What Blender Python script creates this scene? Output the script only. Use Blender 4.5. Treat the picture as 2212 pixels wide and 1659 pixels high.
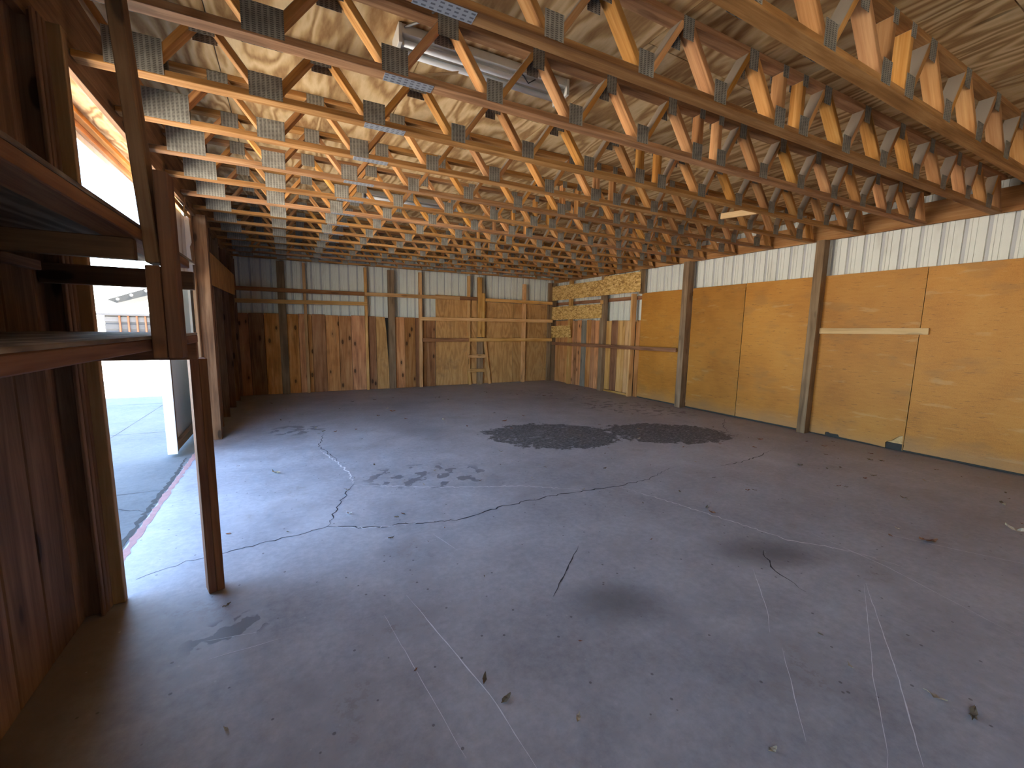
import bpy, bmesh, math, random
from mathutils import Vector, Matrix
random.seed(7)
scene = bpy.context.scene
for o in list(bpy.data.objects):
    bpy.data.objects.remove(o, do_unlink=True)
COL = scene.collection

# ------------------------------------------------------------------ camera
YAW, PITCH, ROLL, FPX, CAMH = 0.4939, 0.1302, 0.0171, 896.59, 1.55
fwd = Vector((math.sin(YAW)*math.cos(PITCH), math.cos(YAW)*math.cos(PITCH), -math.sin(PITCH)))
rt = Vector((math.cos(YAW), -math.sin(YAW), 0)); up = rt.cross(fwd)
r2 = math.cos(ROLL)*rt + math.sin(ROLL)*up
u2 = -math.sin(ROLL)*rt + math.cos(ROLL)*up
cd = bpy.data.cameras.new('camera'); cam = bpy.data.objects.new('camera', cd); COL.objects.link(cam)
cd.sensor_width = 36; cd.sensor_fit = 'HORIZONTAL'; cd.lens = 36*FPX/2212; cd.clip_start = 0.02; cd.clip_end = 400
m = Matrix.Identity(4)
for i in range(3):
    m[i][0], m[i][1], m[i][2] = r2[i], u2[i], -fwd[i]
m[2][3] = CAMH
cam.matrix_world = m
scene.camera = cam

# ------------------------------------------------------------------ sky, sun, exposure
world = bpy.data.worlds.new('sky'); scene.world = world; world.use_nodes = True
wn = world.node_tree; wn.nodes.clear()
wo = wn.nodes.new('ShaderNodeOutputWorld'); bg = wn.nodes.new('ShaderNodeBackground'); sk = wn.nodes.new('ShaderNodeTexSky')
sk.sky_type = 'NISHITA'; sk.sun_disc = False
sk.sun_elevation = math.radians(58); sk.sun_rotation = math.radians(95)
sk.air_density = 1.0; sk.dust_density = 0.6; sk.ozone_density = 2.0
wn.links.new(sk.outputs[0], bg.inputs[0]); bg.inputs[1].default_value = 0.64
wn.links.new(bg.outputs[0], wo.inputs[0])
sl = bpy.data.lights.new('sun', 'SUN'); sl.energy = 29.0; sl.angle = 0.009; sl.color = (1.0, 0.93, 0.82)
sun = bpy.data.objects.new('sun', sl); COL.objects.link(sun)
sun.location = (30, -6, 50)
sun.rotation_euler = Vector((-1.0, 0.14, -1.72)).to_track_quat('-Z', 'Y').to_euler()
scene.view_settings.view_transform = 'Standard'; scene.view_settings.look = 'None'
scene.view_settings.gamma = 1.0; scene.view_settings.use_curve_mapping = False
scene.view_settings.exposure = 1.92
try:
    scene.cycles.max_bounces = 6; scene.cycles.diffuse_bounces = 4; scene.cycles.glossy_bounces = 2; scene.cycles.adaptive_threshold = .05;
    scene.cycles.caustics_reflective = False; scene.cycles.caustics_refractive = False; scene.cycles.use_denoising = True
except Exception:
    pass

# ------------------------------------------------------------------ materials
def nmat(name):
    mt = bpy.data.materials.new(name); mt.use_nodes = True
    nt = mt.node_tree; nt.nodes.clear()
    out = nt.nodes.new('ShaderNodeOutputMaterial'); bs = nt.nodes.new('ShaderNodeBsdfPrincipled')
    nt.links.new(bs.outputs[0], out.inputs[0])
    return mt, nt, bs
class NB:
    """tiny node helper"""
    def __init__(s, nt): s.nt = nt
    def n(s, t, **k):
        x = s.nt.nodes.new(t)
        for a, b in k.items(): setattr(x, a, b)
        return x
    def l(s, a, b): s.nt.links.new(a, b)
    def val(s, sock, v):
        if isinstance(v, (int, float)): sock.default_value = v
        elif isinstance(v, (tuple, list)): sock.default_value = v if len(v) == len(sock.default_value) else tuple(v)+(1,)
        else: s.l(v, sock)
    def math(s, op, a, b=0.0, c=0.0, clamp=False):
        x = s.n('ShaderNodeMath', operation=op); x.use_clamp = clamp
        for i, v in enumerate((a, b, c)): s.val(x.inputs[i], v)
        return x.outputs[0]
    def vmath(s, op, a, b=(0, 0, 0)):
        x = s.n('ShaderNodeVectorMath', operation=op)
        s.val(x.inputs[0], a); s.val(x.inputs[1], b)
        return x.outputs[1] if op in ('LENGTH', 'DOT_PRODUCT', 'DISTANCE') else x.outputs[0]
    def map(s, vec, scale=(1, 1, 1), rot=(0, 0, 0), loc=(0, 0, 0)):
        x = s.n('ShaderNodeMapping'); s.l(vec, x.inputs[0])
        x.inputs[1].default_value = loc; x.inputs[2].default_value = rot; x.inputs[3].default_value = scale
        return x.outputs[0]
    def noise(s, vec, scale, detail=4, rough=.55, dist=0.0):
        x = s.n('ShaderNodeTexNoise'); s.l(vec, x.inputs['Vector'])
        x.inputs['Scale'].default_value = scale; x.inputs['Detail'].default_value = min(detail, 3.5)
        x.inputs['Roughness'].default_value = rough; x.inputs['Distortion'].default_value = dist
        return x.outputs[0]
    def vor(s, vec, scale, feature='F1', out=0):
        x = s.n('ShaderNodeTexVoronoi', feature=feature); s.l(vec, x.inputs['Vector']); x.inputs['Scale'].default_value = scale
        return x.outputs[out]
    def ramp(s, fac, stops, interp='LINEAR'):
        x = s.n('ShaderNodeValToRGB'); x.color_ramp.interpolation = interp
        e = x.color_ramp.elements
        while len(e) < len(stops): e.new(.5)
        for i, (p, c) in enumerate(stops):
            e[i].position = p; e[i].color = tuple(c)+(1,) if len(c) == 3 else c
        s.val(x.inputs[0], fac); return x.outputs[0]
    def step(s, fac, lo, hi):
        x = s.n('ShaderNodeMapRange', interpolation_type='SMOOTHSTEP'); s.val(x.inputs[0], fac)
        x.inputs[1].default_value = lo; x.inputs[2].default_value = hi
        return x.outputs[0]
    def mix(s, fac, a, b, mode='MIX'):
        x = s.n('ShaderNodeMix', data_type='RGBA', blend_type=mode)
        s.val(x.inputs[0], fac); s.val(x.inputs[6], a); s.val(x.inputs[7], b)
        return x.outputs[2]
    def hsv(s, col, h=.5, sat=1.0, v=1.0):
        x = s.n('ShaderNodeHueSaturation'); s.val(x.inputs[0], h); s.val(x.inputs[1], sat); s.val(x.inputs[2], v); s.val(x.inputs[4], col)
        return x.outputs[0]
    def bump(s, h, strength=.2, dist=.01):
        x = s.n('ShaderNodeBump'); x.inputs[0].default_value = strength; x.inputs[1].default_value = dist
        s.l(h, x.inputs[2]); return x.outputs[0]
    def objvec(s, spread=37.0):
        tc = s.n('ShaderNodeTexCoord'); oi = s.n('ShaderNodeObjectInfo')
        k = s.n('ShaderNodeCombineXYZ')
        for i, f in enumerate((spread, spread*.63, spread*1.31)):
            s.l(s.math('MULTIPLY', oi.outputs['Random'], f), k.inputs[i])
        return s.vmath('ADD', tc.outputs['Object'], k.outputs[0]), oi.outputs['Random'], tc.outputs['Object']
    def upface(s, lo=.15, hi=.45):
        g = s.n('ShaderNodeNewGeometry'); sp = s.n('ShaderNodeSeparateXYZ'); s.l(g.outputs['Normal'], sp.inputs[0])
        return s.step(sp.outputs[2], lo, hi)

def wood(name, dark, mid, light, knots=0.0, dust=0.0, rough=.75, vary=.35, grain=1.0, knotscale=(1.6, 6.0, 6.0), stain=0.0):
    """planks: local X is the long (grain) axis"""
    mt, nt, bs = nmat(name); b = NB(nt)
    v, rnd, raw = b.objvec()
    g1 = b.noise(b.map(v, (1.1*grain, 16*grain, 16*grain)), 1.0, 5, .6, .6)
    g2 = b.noise(b.map(v, (3.0, 110, 110)), 1.0, 3, .6)
    big = b.noise(v, 1.7, 3)
    f = b.math('ADD', b.math('MULTIPLY', g1, .62), b.math('ADD', b.math('MULTIPLY', g2, .2), b.math('MULTIPLY', big, .25)))
    c = b.ramp(f, [(.36, dark), (.52, mid), (.68, light)])
    if knots:
        kv = b.vor(b.map(v, knotscale), 1.0)
        wob = b.math('ADD', kv, b.math('MULTIPLY', b.math('SUBTRACT', g1, .5), .05))
        k1 = b.math('SUBTRACT', 1.0, b.step(wob, .11, .16))
        ring = b.math('SUBTRACT', 1.0, b.step(wob, .15, .34))
        c = b.mix(b.math('MULTIPLY', ring, .45*knots), c, tuple(x*.55 for x in mid))
        c = b.mix(b.math('MULTIPLY', k1, knots), c, tuple(x*.22 for x in mid))
    if stain:
        st = b.step(b.noise(b.map(v, (.7, 4, 4)), 1.3, 4, .7), .5, .72)
        c = b.mix(b.math('MULTIPLY', st, stain), c, tuple(x*.35 for x in mid))
    val = b.math('ADD', 1.0-vary*.5, b.math('MULTIPLY', rnd, vary))
    r7 = b.math('FRACT', b.math('MULTIPLY', rnd, 7.31))
    c = b.hsv(c, b.math('ADD', .496, b.math('MULTIPLY', r7, .008)), b.math('ADD', .93, b.math('MULTIPLY', r7, .14)), val)
    if dust:
        dn = b.math('MULTIPLY', b.upface(), b.math('ADD', dust*.75, b.math('MULTIPLY', big, dust*.4)), clamp=True)
        c = b.mix(dn, c, (.33, .29, .235))
    b.l(c, bs.inputs['Base Color']); bs.inputs['Roughness'].default_value = rough
    bs.inputs['Specular IOR Level'].default_value = .25
    b.l(b.bump(g2, .18, .004), bs.inputs['Normal'])
    return mt

M = {}
M['truss'] = wood('truss_lumber', (.27, .105, .028), (.51, .235, .072), (.67, .36, .135), knots=.6, dust=.95, vary=.5)
M['chord'] = wood('shaded_chord_lumber', (.17, .072, .024), (.35, .165, .058), (.54, .29, .12), knots=.3, dust=.95, vary=.3)  # same wood as the webs, darkened for chord sides turned from the light
M['pine'] = wood('pine_board', (.28, .105, .036), (.52, .225, .082), (.66, .345, .15), knots=1.0, vary=.75, stain=.45, knotscale=(2.5, 5.6, 5.6))
M['stud'] = wood('yellow_stud', (.40, .19, .062), (.61, .325, .115), (.73, .45, .20), knots=.5, vary=.3)
M['rail_dark'] = wood('brown_rail', (.14, .055, .024), (.27, .115, .046), (.38, .18, .08), knots=.4, vary=.3)
M['post'] = wood('treated_post', (.13, .080, .043), (.24, .15, .08), (.35, .235, .135), knots=.35, vary=.3, stain=.3)
M['old'] = wood('old_brown_lumber', (.095, .047, .026), (.215, .112, .06), (.33, .185, .103), knots=.9, vary=.5, stain=.3, knotscale=(1.8, 5, 5))
M['shelf_lumber'] = wood('shelf_lumber', (.10, .042, .024), (.22, .095, .05), (.33, .16, .085), knots=.5, vary=.3)
M['grey_board'] = wood('weathered_grey_board', (.16, .13, .10), (.28, .24, .19), (.38, .34, .28), knots=.6)
M['jamb'] = wood('jamb_lumber', (.22, .12, .06), (.40, .24, .12), (.52, .34, .19), knots=.3, vary=.25)
M['pale'] = wood('pale_lath', (.48, .29, .12), (.66, .43, .20), (.76, .55, .29), knots=.3, vary=.1)

def plywood(name, a, bcol, c3, vary=.2, scale=1.0, along='Y', rough=.8, knots=.6, stainc=None, amp=.19):
    mt, nt, bs = nmat(name); b = NB(nt)
    v, rnd, raw = b.objvec()
    sc = {'Y': (2.6, .55, 2.6), 'X': (.55, 2.6, 2.6), 'Z': (2.6, 2.6, .55)}[along]
    fl = b.noise(b.map(v, tuple(x*scale for x in sc)), 1.0, 4, .5, .35)
    wv = b.math('SINE', b.math('MULTIPLY', fl, 62.0))
    fine = b.noise(b.map(v, tuple({'.': 0}.get(0, x*30) for x in sc)), 1.0, 3)
    blot = b.noise(v, 1.1, 4, .6)
    f = b.math('ADD', b.math('ADD', b.math('MULTIPLY', wv, amp), .3), b.math('ADD', b.math('MULTIPLY', fine, .2), b.math('MULTIPLY', blot, .3)))
    c = b.ramp(f, [(.3, a), (.55, bcol), (.78, c3)])
    if knots:
        kv = b.vor(b.map(v, tuple(x*.9 for x in sc)), 1.3)
        k1 = b.math('SUBTRACT', 1.0, b.step(kv, .035, .07))
        c = b.mix(b.math('MULTIPLY', k1, knots), c, tuple(x*.3 for x in a))
    if stainc:
        st = b.step(b.noise(v, 2.2, 5, .65), .52, .75)
        c = b.mix(b.math('MULTIPLY', st, .6), c, stainc)
    c = b.hsv(c, .5, 1.0, b.math('ADD', 1-vary*.5, b.math('MULTIPLY', rnd, vary)))
    b.l(c, bs.inputs['Base Color']); bs.inputs['Roughness'].default_value = rough
    bs.inputs['Specular IOR Level'].default_value = .2
    b.l(b.bump(fine, .1, .003), bs.inputs['Normal'])
    return mt
M['deck'] = plywood('roof_deck_plywood', (.33, .165, .06), (.63, .41, .185), (.80, .59, .32), stainc=(.36, .19, .075))
M['ply_wall'] = plywood('wall_plywood', (.32, .15, .052), (.54, .285, .105), (.66, .39, .17), along='Z', scale=1.0, knots=.8, amp=.09, stainc=(.25, .125, .055))
M['ply_shelf'] = plywood('shelf_plywood', (.15, .10, .07), (.27, .20, .14), (.40, .31, .22), along='Y', scale=1.5, stainc=(.10, .075, .055))

def hardboard():
    mt, nt, bs = nmat('orange_panel_board'); b = NB(nt)
    v, rnd, raw = b.objvec()
    blot = b.noise(v, .9, 5, .6); fib = b.noise(b.map(v, (1, 5, 30)), 1.0, 5, .65); sp = b.noise(v, 160, 2)
    f = b.math('ADD', b.math('MULTIPLY', blot, .55), b.math('ADD', b.math('MULTIPLY', fib, .18), b.math('MULTIPLY', sp, .30)))
    c = b.ramp(f, [(.34, (.31, .118, .017)), (.52, (.475, .202, .032)), (.7, (.555, .268, .055))])
    # scuffs: short dark horizontal streaks and soft grey rubs
    sc = b.step(b.noise(b.map(v, (1, 5.0, 60)), 1.0, 5, .8), .615, .65)
    c = b.mix(b.math('MULTIPLY', sc, .7), c, (.16, .07, .025))
    rub = b.step(b.noise(b.map(v, (1, 1.6, 3.2)), 1.4, 3, .5), .54, .72)
    c = b.mix(b.math('MULTIPLY', rub, .35), c, (.25, .135, .05))
    pale = b.step(b.noise(b.map(v, (1, 1.3, 7)), 1.3, 4, .6), .60, .70)
    c = b.mix(b.math('MULTIPLY', pale, .25), c, (.60, .42, .20))
    # dirt that has crept up from the floor, ragged edge
    tcs = b.n('ShaderNodeSeparateXYZ'); b.l(b.n('ShaderNodeNewGeometry').outputs['Position'], tcs.inputs[0])
    d = b.math('SUBTRACT', 1.0, b.step(b.math('ADD', tcs.outputs[2], b.math('MULTIPLY', b.math('SUBTRACT', blot, .5), .5)), .0, .28))
    c = b.mix(b.math('MULTIPLY', d, .5), c, (.36, .22, .11))
    c = b.hsv(c, .5, 1.0, b.math('ADD', .88, b.math('MULTIPLY', rnd, .24)))
    b.l(c, bs.inputs['Base Color']); bs.inputs['Roughness'].default_value = .55
    bs.inputs['Specular IOR Level'].default_value = .3
    return mt
M['panel'] = hardboard()

def osb():
    mt, nt, bs = nmat('osb_strand_board'); b = NB(nt)
    v, rnd, raw = b.objvec()
    w = b.vmath('ADD', v, b.vmath('SCALE', (0, 0, 0)))
    ws = b.n('ShaderNodeTexNoise'); b.l(v, ws.inputs['Vector']); ws.inputs['Scale'].default_value = 6
    w = b.vmath('ADD', b.map(v, (18, 12, 26)), b.vmath('MULTIPLY', ws.outputs[1], (3, 3, 3)))
    ve = b.n('ShaderNodeTexVoronoi'); b.l(w, ve.inputs['Vector']); ve.inputs['Scale'].default_value = 1.0
    sx = b.n('ShaderNodeSeparateXYZ'); b.l(ve.outputs[1], sx.inputs[0])
    w2 = b.vmath('ADD', b.map(v, (30, 20, 50), rot=(.6, 0, 0)), b.vmath('MULTIPLY', ws.outputs[1], (4, 4, 4)))
    ve2 = b.n('ShaderNodeTexVoronoi'); b.l(w2, ve2.inputs['Vector']); ve2.inputs['Scale'].default_value = 1.0
    sx2 = b.n('ShaderNodeSeparateXYZ'); b.l(ve2.outputs[1], sx2.inputs[0])
    f = b.math('ADD', b.math('MULTIPLY', sx.outputs[0], .5), b.math('MULTIPLY', sx2.outputs[0], .5))
    c = b.ramp(f, [(.12, (.30, .145, .035)), (.45, (.62, .36, .10)), (.85, (.82, .58, .25))])
    b.l(c, bs.inputs['Base Color']); bs.inputs['Roughness'].default_value = .7
    b.l(b.bump(f, .3, .004), bs.inputs['Normal'])
    return mt
M['osb'] = osb()

def steel(name, col, grime, rough=.45, metal=0.0, sc=1.5):
    mt, nt, bs = nmat(name); b = NB(nt)
    v, rnd, raw = b.objvec()
    n1 = b.noise(b.map(v, (1, 1, .25)), sc*3, 5, .65); n2 = b.noise(v, 40, 3, .7)
    c = b.mix(b.step(n1, .52, .78), col, grime)
    c = b.mix(b.math('MULTIPLY', b.step(n2, .64, .74), .35), c, tuple(x*.5 for x in grime))
    b.l(c, bs.inputs['Base Color']); bs.inputs['Roughness'].default_value = rough; bs.inputs['Metallic'].default_value = metal
    return mt
M['siding'] = steel('white_siding_steel', (.76, .76, .69), (.60, .58, .50))
M['white_door'] = steel('white_door_steel', (.78, .80, .82), (.55, .52, .47))
M['rusty'] = steel('stained_flashing', (.72, .73, .74), (.20, .11, .06), sc=2.2)
M['enamel'] = steel('white_enamel', (.62, .59, .52), (.48, .43, .35), rough=.35)
M['roofing'] = steel('roofing_steel', (.5, .5, .5), (.4, .4, .4))

def plate():
    mt, nt, bs = nmat('toothed_galvanised_plate'); b = NB(nt)
    v, rnd, raw = b.objvec()
    s = b.n('ShaderNodeSeparateXYZ'); b.l(raw, s.inputs[0])
    # punched slots: rows of short vertical slits, offset in alternate columns
    px, pz = .026, .0095
    col = b.math('DIVIDE', s.outputs[0], px)
    odd = b.math('MULTIPLY', b.math('FLOORED_MODULO', b.math('FLOOR', col), 2.0), .5)
    u = b.math('ABSOLUTE', b.math('SUBTRACT', b.math('FRACT', col), .5))
    w = b.math('ABSOLUTE', b.math('SUBTRACT', b.math('FRACT', b.math('ADD', b.math('DIVIDE', s.outputs[2], pz), odd)), .5))
    slot = b.math('MULTIPLY', b.math('LESS_THAN', u, .30), b.math('LESS_THAN', w, .27))
    n1 = b.noise(v, 14, 4, .6)
    c = b.ramp(n1, [(.35, (.24, .222, .185)), (.6, (.36, .34, .285))])
    c = b.mix(b.math('MULTIPLY', slot, .8), c, (.06, .05, .04))
    b.l(c, bs.inputs['Base Color']); bs.inputs['Roughness'].default_value = .55; bs.inputs['Metallic'].default_value = .1
    b.l(b.bump(b.math('SUBTRACT', 1.0, slot), .5, .003), bs.inputs['Normal'])
    return mt
M['plate'] = plate()

def splice():
    mt, nt, bs = nmat('galvanised_splice_plate'); b = NB(nt)
    v, rnd, raw = b.objvec()
    s = b.n('ShaderNodeSeparateXYZ'); b.l(raw, s.inputs[0])
    cx = b.math('FRACT', b.math('DIVIDE', s.outputs[0], .036)); cy = b.math('FRACT', b.math('ADD', b.math('DIVIDE', s.outputs[1], .026), .5))
    slot = b.math('MULTIPLY', b.math('LESS_THAN', b.math('ABSOLUTE', b.math('SUBTRACT', cx, .5)), .28), b.math('LESS_THAN', b.math('ABSOLUTE', b.math('SUBTRACT', cy, .5)), .2))
    c = b.mix(b.math('MULTIPLY', slot, .8), (.46, .48, .50), (.10, .10, .11))
    b.l(c, bs.inputs['Base Color']); bs.inputs['Roughness'].default_value = .4; bs.inputs['Metallic'].default_value = .4
    return mt
M['splice'] = splice()

def plain(name, col, rough=.6, metal=0.0, noise=.15, scale=8.0):
    mt, nt, bs = nmat(name); b = NB(nt)
    v, rnd, raw = b.objvec()
    n1 = b.noise(v, scale, 4, .6)
    c = b.mix(n1, tuple(x*(1-noise) for x in col), tuple(min(1, x*(1+noise)) for x in col))
    b.l(c, bs.inputs['Base Color']); bs.inputs['Roughness'].default_value = rough; bs.inputs['Metallic'].default_value = metal
    return mt
M['tube'] = plain('fluorescent_tube_glass', (.80, .80, .79), .25, noise=.03)
M['black'] = plain('black_plastic', (.02, .02, .02), .5)
M['grey_cable'] = plain('grey_cable', (.25, .24, .23), .5)
M['crack'] = plain('crack_shadow_dirt', (.05, .045, .045), .95, noise=.5, scale=30)
M['crack_white'] = plain('crack_filler_pale', (.72, .71, .71), .9, noise=.3, scale=60)
M['scratch'] = plain('scratch_bare_concrete', (.80, .81, .83), .9, noise=.15, scale=50)
M['seam_shade'] = plain('seam_shade_black', (.035, .028, .022), .95)  # near-black that paints the shade in the gaps between boards
M['leaf'] = plain('dry_leaf', (.17, .125, .075), .9, noise=.6, scale=25)
M['leaf_pale'] = plain('dry_leaf_pale', (.42, .36, .26), .9, noise=.4, scale=25)
M['leaf_red'] = plain('dry_leaf_red', (.24, .10, .045), .9, noise=.4, scale=25)
M['paper'] = plain('white_paper', (.75, .77, .8), .9, noise=.1)
M['concrete_old'] = plain('footing_concrete', (.045, .042, .038), .9, noise=.35, scale=12)
M['orange_paint'] = plain('orange_painted_batten', (.11, .030, .006), .7)
M['grey_wall'] = plain('grey_barn_wall', (.035, .035, .037), .8)
M['shed_band'] = plain('shed_band_paint', (.06, .06, .065), .8)
M['dark_soffit'] = plain('dark_metal_canopy', (.012, .011, .008), .7)
M['lamp'] = plain('canopy_lamp_glass', (.9, .9, .85), .3)
M['red_line'] = plain('faded_red_paint', (.40, .22, .20), .85, noise=.3, scale=20)

def floor_mat():
    mt, nt, bs = nmat('painted_concrete_floor'); b = NB(nt)
    tc = b.n('ShaderNodeTexCoord'); p = tc.outputs['Object']
    big = b.noise(p, .45, 5, .6); med = b.noise(p, 2.3, 6, .65, .4); fine = b.noise(p, 22, 6, .72); grit = b.noise(p, 110, 3, .75)
    f = b.math('ADD', b.math('MULTIPLY', big, .45), b.math('ADD', b.math('MULTIPLY', med, .35), b.math('MULTIPLY', fine, .3)))
    c = b.ramp(f, [(.38, (.25, .25, .265)), (.55, (.39, .39, .41)), (.70, (.52, .52, .54))])
    nx = b.math('SUBTRACT', b.noise(p, 2.0, 6, .7), .5); nf = b.math('SUBTRACT', b.noise(p, 9.0, 5, .7), .5)
    sep = b.n('ShaderNodeSeparateXYZ'); b.l(p, sep.inputs[0])
    def ell(cx, cy, rx, ry, ang=0.0):
        x = b.map(b.vmath('SUBTRACT', p, (cx, cy, 0)), (1, 1, 0), rot=(0, 0, -ang))
        return b.vmath('LENGTH', b.vmath('MULTIPLY', x, (1/rx, 1/ry, 0)))
    def rough_patch(e, w1=.75, w2=.6, lo=.95, hi=1.0):
        return b.math('SUBTRACT', 1.0, b.step(b.math('ADD', e, b.math('ADD', b.math('MULTIPLY', nx, w1), b.math('MULTIPLY', nf, w2))), lo, hi))
    pa = rough_patch(ell(3.42, 5.05, 1.0, .74, -.42)); pb = rough_patch(ell(5.12, 4.42, .98, .62, -.45), .8, .7)
    patch = b.math('MAXIMUM', pa, pb)
    worn = b.noise(b.map(p, (.7, 1.3, 1), rot=(0, 0, .45)), 26, 6, .85)
    flake = b.step(b.noise(b.map(p, (.5, 1.4, 1), rot=(0, 0, .45)), 7, 6, .8, 1.2), .60, .63)
    pc = b.ramp(worn, [(.38, (.055, .053, .053)), (.54, (.15, .147, .145)), (.68, (.36, .35, .35))])
    pc = b.mix(b.math('MULTIPLY', flake, .75), pc, (.33, .33, .345))
    c = b.mix(patch, c, pc)
    bd = b.step(b.noise(b.map(p, (1, 1, 1), loc=(9, 4, 0)), 1.6, 6, .75), .53, .70)
    c = b.mix(b.math('MULTIPLY', b.math('MULTIPLY', bd, .5), b.step(fine, .42, .6)), c, (.20, .165, .135))
    # worn spots along the crossing crack and by the door
    def spots(cx, cy, rx, ry, ang, thr):
        e = ell(cx, cy, rx, ry, ang)
        inside = b.math('SUBTRACT', 1.0, b.step(e, .7, 1.05))
        return b.math('MULTIPLY', inside, b.step(b.noise(p, 6.5, 3, .5), thr, thr+.02))
    sp = b.math('MAXIMUM', spots(1.25, 4.15, .75, .42, -.35, .56), spots(.05, 6.9, .42, .38, -.3, .52))
    sp = b.math('MAXIMUM', sp, spots(-.33, 2.38, .22, .14, .3, .5))
    sp = b.math('MAXIMUM', sp, spots(6.2, 6.2, 1.4, .8, -.9, .55))
    sp = b.math('MAXIMUM', sp, spots(5.6, 8.2, 1.6, .7, -.9, .60))
    c = b.mix(b.math('MULTIPLY', sp, .8), c, (.15, .15, .16))
    # sooty soft stains
    def soft(cx, cy, rx, ry, ang):
        e = b.math('ADD', ell(cx, cy, rx, ry, ang), b.math('MULTIPLY', nx, .5))
        return b.math('SUBTRACT', 1.0, b.step(e, .1, 1.1))
    st = b.math('MAXIMUM', soft(1.62, 1.66, .36, .26, -.5), soft(2.95, 1.60, .50, .24, -.5))
    st = b.math('MAXIMUM', st, b.math('MULTIPLY', soft(1.75, 6.1, .5, .4, -.4), .35))
    c = b.mix(b.math('MULTIPLY', st, .66), c, (.10, .097, .105))
    # shade by the near left wall painted brown, ragged; brown earth on the right
    wall_shade = b.math('SUBTRACT', 1.0, b.step(b.math('ADD', b.math('ADD', sep.outputs[0], 1.02), b.math('MULTIPLY', nx, .35)), .05, .55))
    near = b.math('SUBTRACT', 1.0, b.step(sep.outputs[1], 2.75, 3.0))
    c = b.mix(b.math('MULTIPLY', b.math('MULTIPLY', wall_shade, near), .75), c, (.15, .10, .062))
    dr = b.step(b.math('ADD', sep.outputs[0], b.math('MULTIPLY', nx, .9)), 6.1, 7.2)
    c = b.mix(b.math('MULTIPLY', dr, .45), c, (.22, .165, .145))
    # dark specks of grit
    g = b.step(b.vor(p, 10.0), .055, .085)
    c = b.mix(b.math('MULTIPLY', b.math('SUBTRACT', 1.0, g), .65), c, (.07, .06, .055))
    g2 = b.step(b.vor(b.vmath('ADD', p, (3.3, 7.7, 0)), 8.0), .03, .05)
    c = b.mix(b.math('MULTIPLY', b.math('SUBTRACT', 1.0, g2), .6), c, (.5, .5, .5))
    b.l(c, bs.inputs['Base Color'])
    r = b.math('ADD', b.ramp(med, [(.3, (.46,)*3), (.7, (.60,)*3)]), b.math('MULTIPLY', patch, .25))
    b.l(r, bs.inputs['Roughness']); bs.inputs['Specular IOR Level'].default_value = .45
    h = b.math('ADD', b.math('MULTIPLY', fine, .8), b.math('ADD', b.math('MULTIPLY', grit, .35), b.math('MULTIPLY', b.math('MULTIPLY', patch, worn), .9)))
    b.l(b.bump(h, .8, .05), bs.inputs['Normal'])
    return mt
M['floor'] = floor_mat()

def ground(name, a, c2, sc):
    mt, nt, bs = nmat(name); b = NB(nt)
    p = b.n('ShaderNodeTexCoord').outputs['Object']
    n1 = b.noise(p, sc, 6, .65); n2 = b.noise(p, sc*30, 4, .7)
    c = b.ramp(b.math('ADD', b.math('MULTIPLY', n1, .6), b.math('MULTIPLY', n2, .4)), [(.35, a), (.65, c2)])
    b.l(c, bs.inputs['Base Color']); bs.inputs['Roughness'].default_value = .9
    b.l(b.bump(n2, .3, .01), bs.inputs['Normal'])
    return mt
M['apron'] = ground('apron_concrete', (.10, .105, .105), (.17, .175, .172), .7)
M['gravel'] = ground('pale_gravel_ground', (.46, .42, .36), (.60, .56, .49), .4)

# ------------------------------------------------------------------ mesh helpers
MC = {}
def box_mesh(dx, dy, dz, bev):
    key = (round(dx, 4), round(dy, 4), round(dz, 4), bev)
    if key in MC: return MC[key]
    bm = bmesh.new(); bmesh.ops.create_cube(bm, size=1.0)
    for v in bm.verts: v.co = Vector((v.co.x*dx, v.co.y*dy, v.co.z*dz))
    if bev: bmesh.ops.bevel(bm, geom=list(bm.edges), offset=bev, segments=1, affect='EDGES')
    me = bpy.data.meshes.new('piece'); bm.to_mesh(me); bm.free(); MC[key] = me
    return me
MM = {}
def with_mat(me, mat):
    key = (me.name, mat.name)
    if key in MM: return MM[key]
    if len(me.materials) == 0: me.materials.append(mat); MM[key] = me; return me
    m2 = me.copy(); m2.materials.clear(); m2.materials.append(mat); MM[key] = m2; return m2
def link(name, me, mat, parent=None):
    if mat is not None: me = with_mat(me, M[mat] if isinstance(mat, str) else mat)
    o = bpy.data.objects.new(name, me); COL.objects.link(o)
    if parent is not None: o.parent = parent
    return o
def tag(o, label=None, cat=None, group=None, kind=None):
    if label: o['label'] = label
    if cat: o['category'] = cat
    if group: o['group'] = group
    if kind: o['kind'] = kind
    return o
def empty(name, loc=(0, 0, 0), rz=0.0):
    o = bpy.data.objects.new(name, None); COL.objects.link(o); o.location = loc; o.rotation_euler = (0, 0, rz)
    o.empty_display_size = .1
    return o
def rel(o, parent, w):
    """world position w -> parent's local frame (parents sit unrotated)"""
    return Vector(w) - (parent.location if parent is not None else Vector((0, 0, 0)))
def bar(name, a, b, w, t, wdir, mat, parent=None, bev=.003, local=False):
    """beam from a to b (world, or the parent's space if local); w along wdir, t across; local X is the grain"""
    a, b = Vector(a), Vector(b); x = (b-a); L = x.length; x.normalize()
    y = Vector(wdir); y = (y - x*y.dot(x)).normalized(); z = x.cross(y)
    o = link(name, box_mesh(L, w, t, bev), mat, parent)
    mm = Matrix((x, y, z)).transposed().to_4x4(); mm.translation = (a+b)/2
    if parent is not None and not local: mm.translation -= parent.location
    o.matrix_local = mm
    return o
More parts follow.
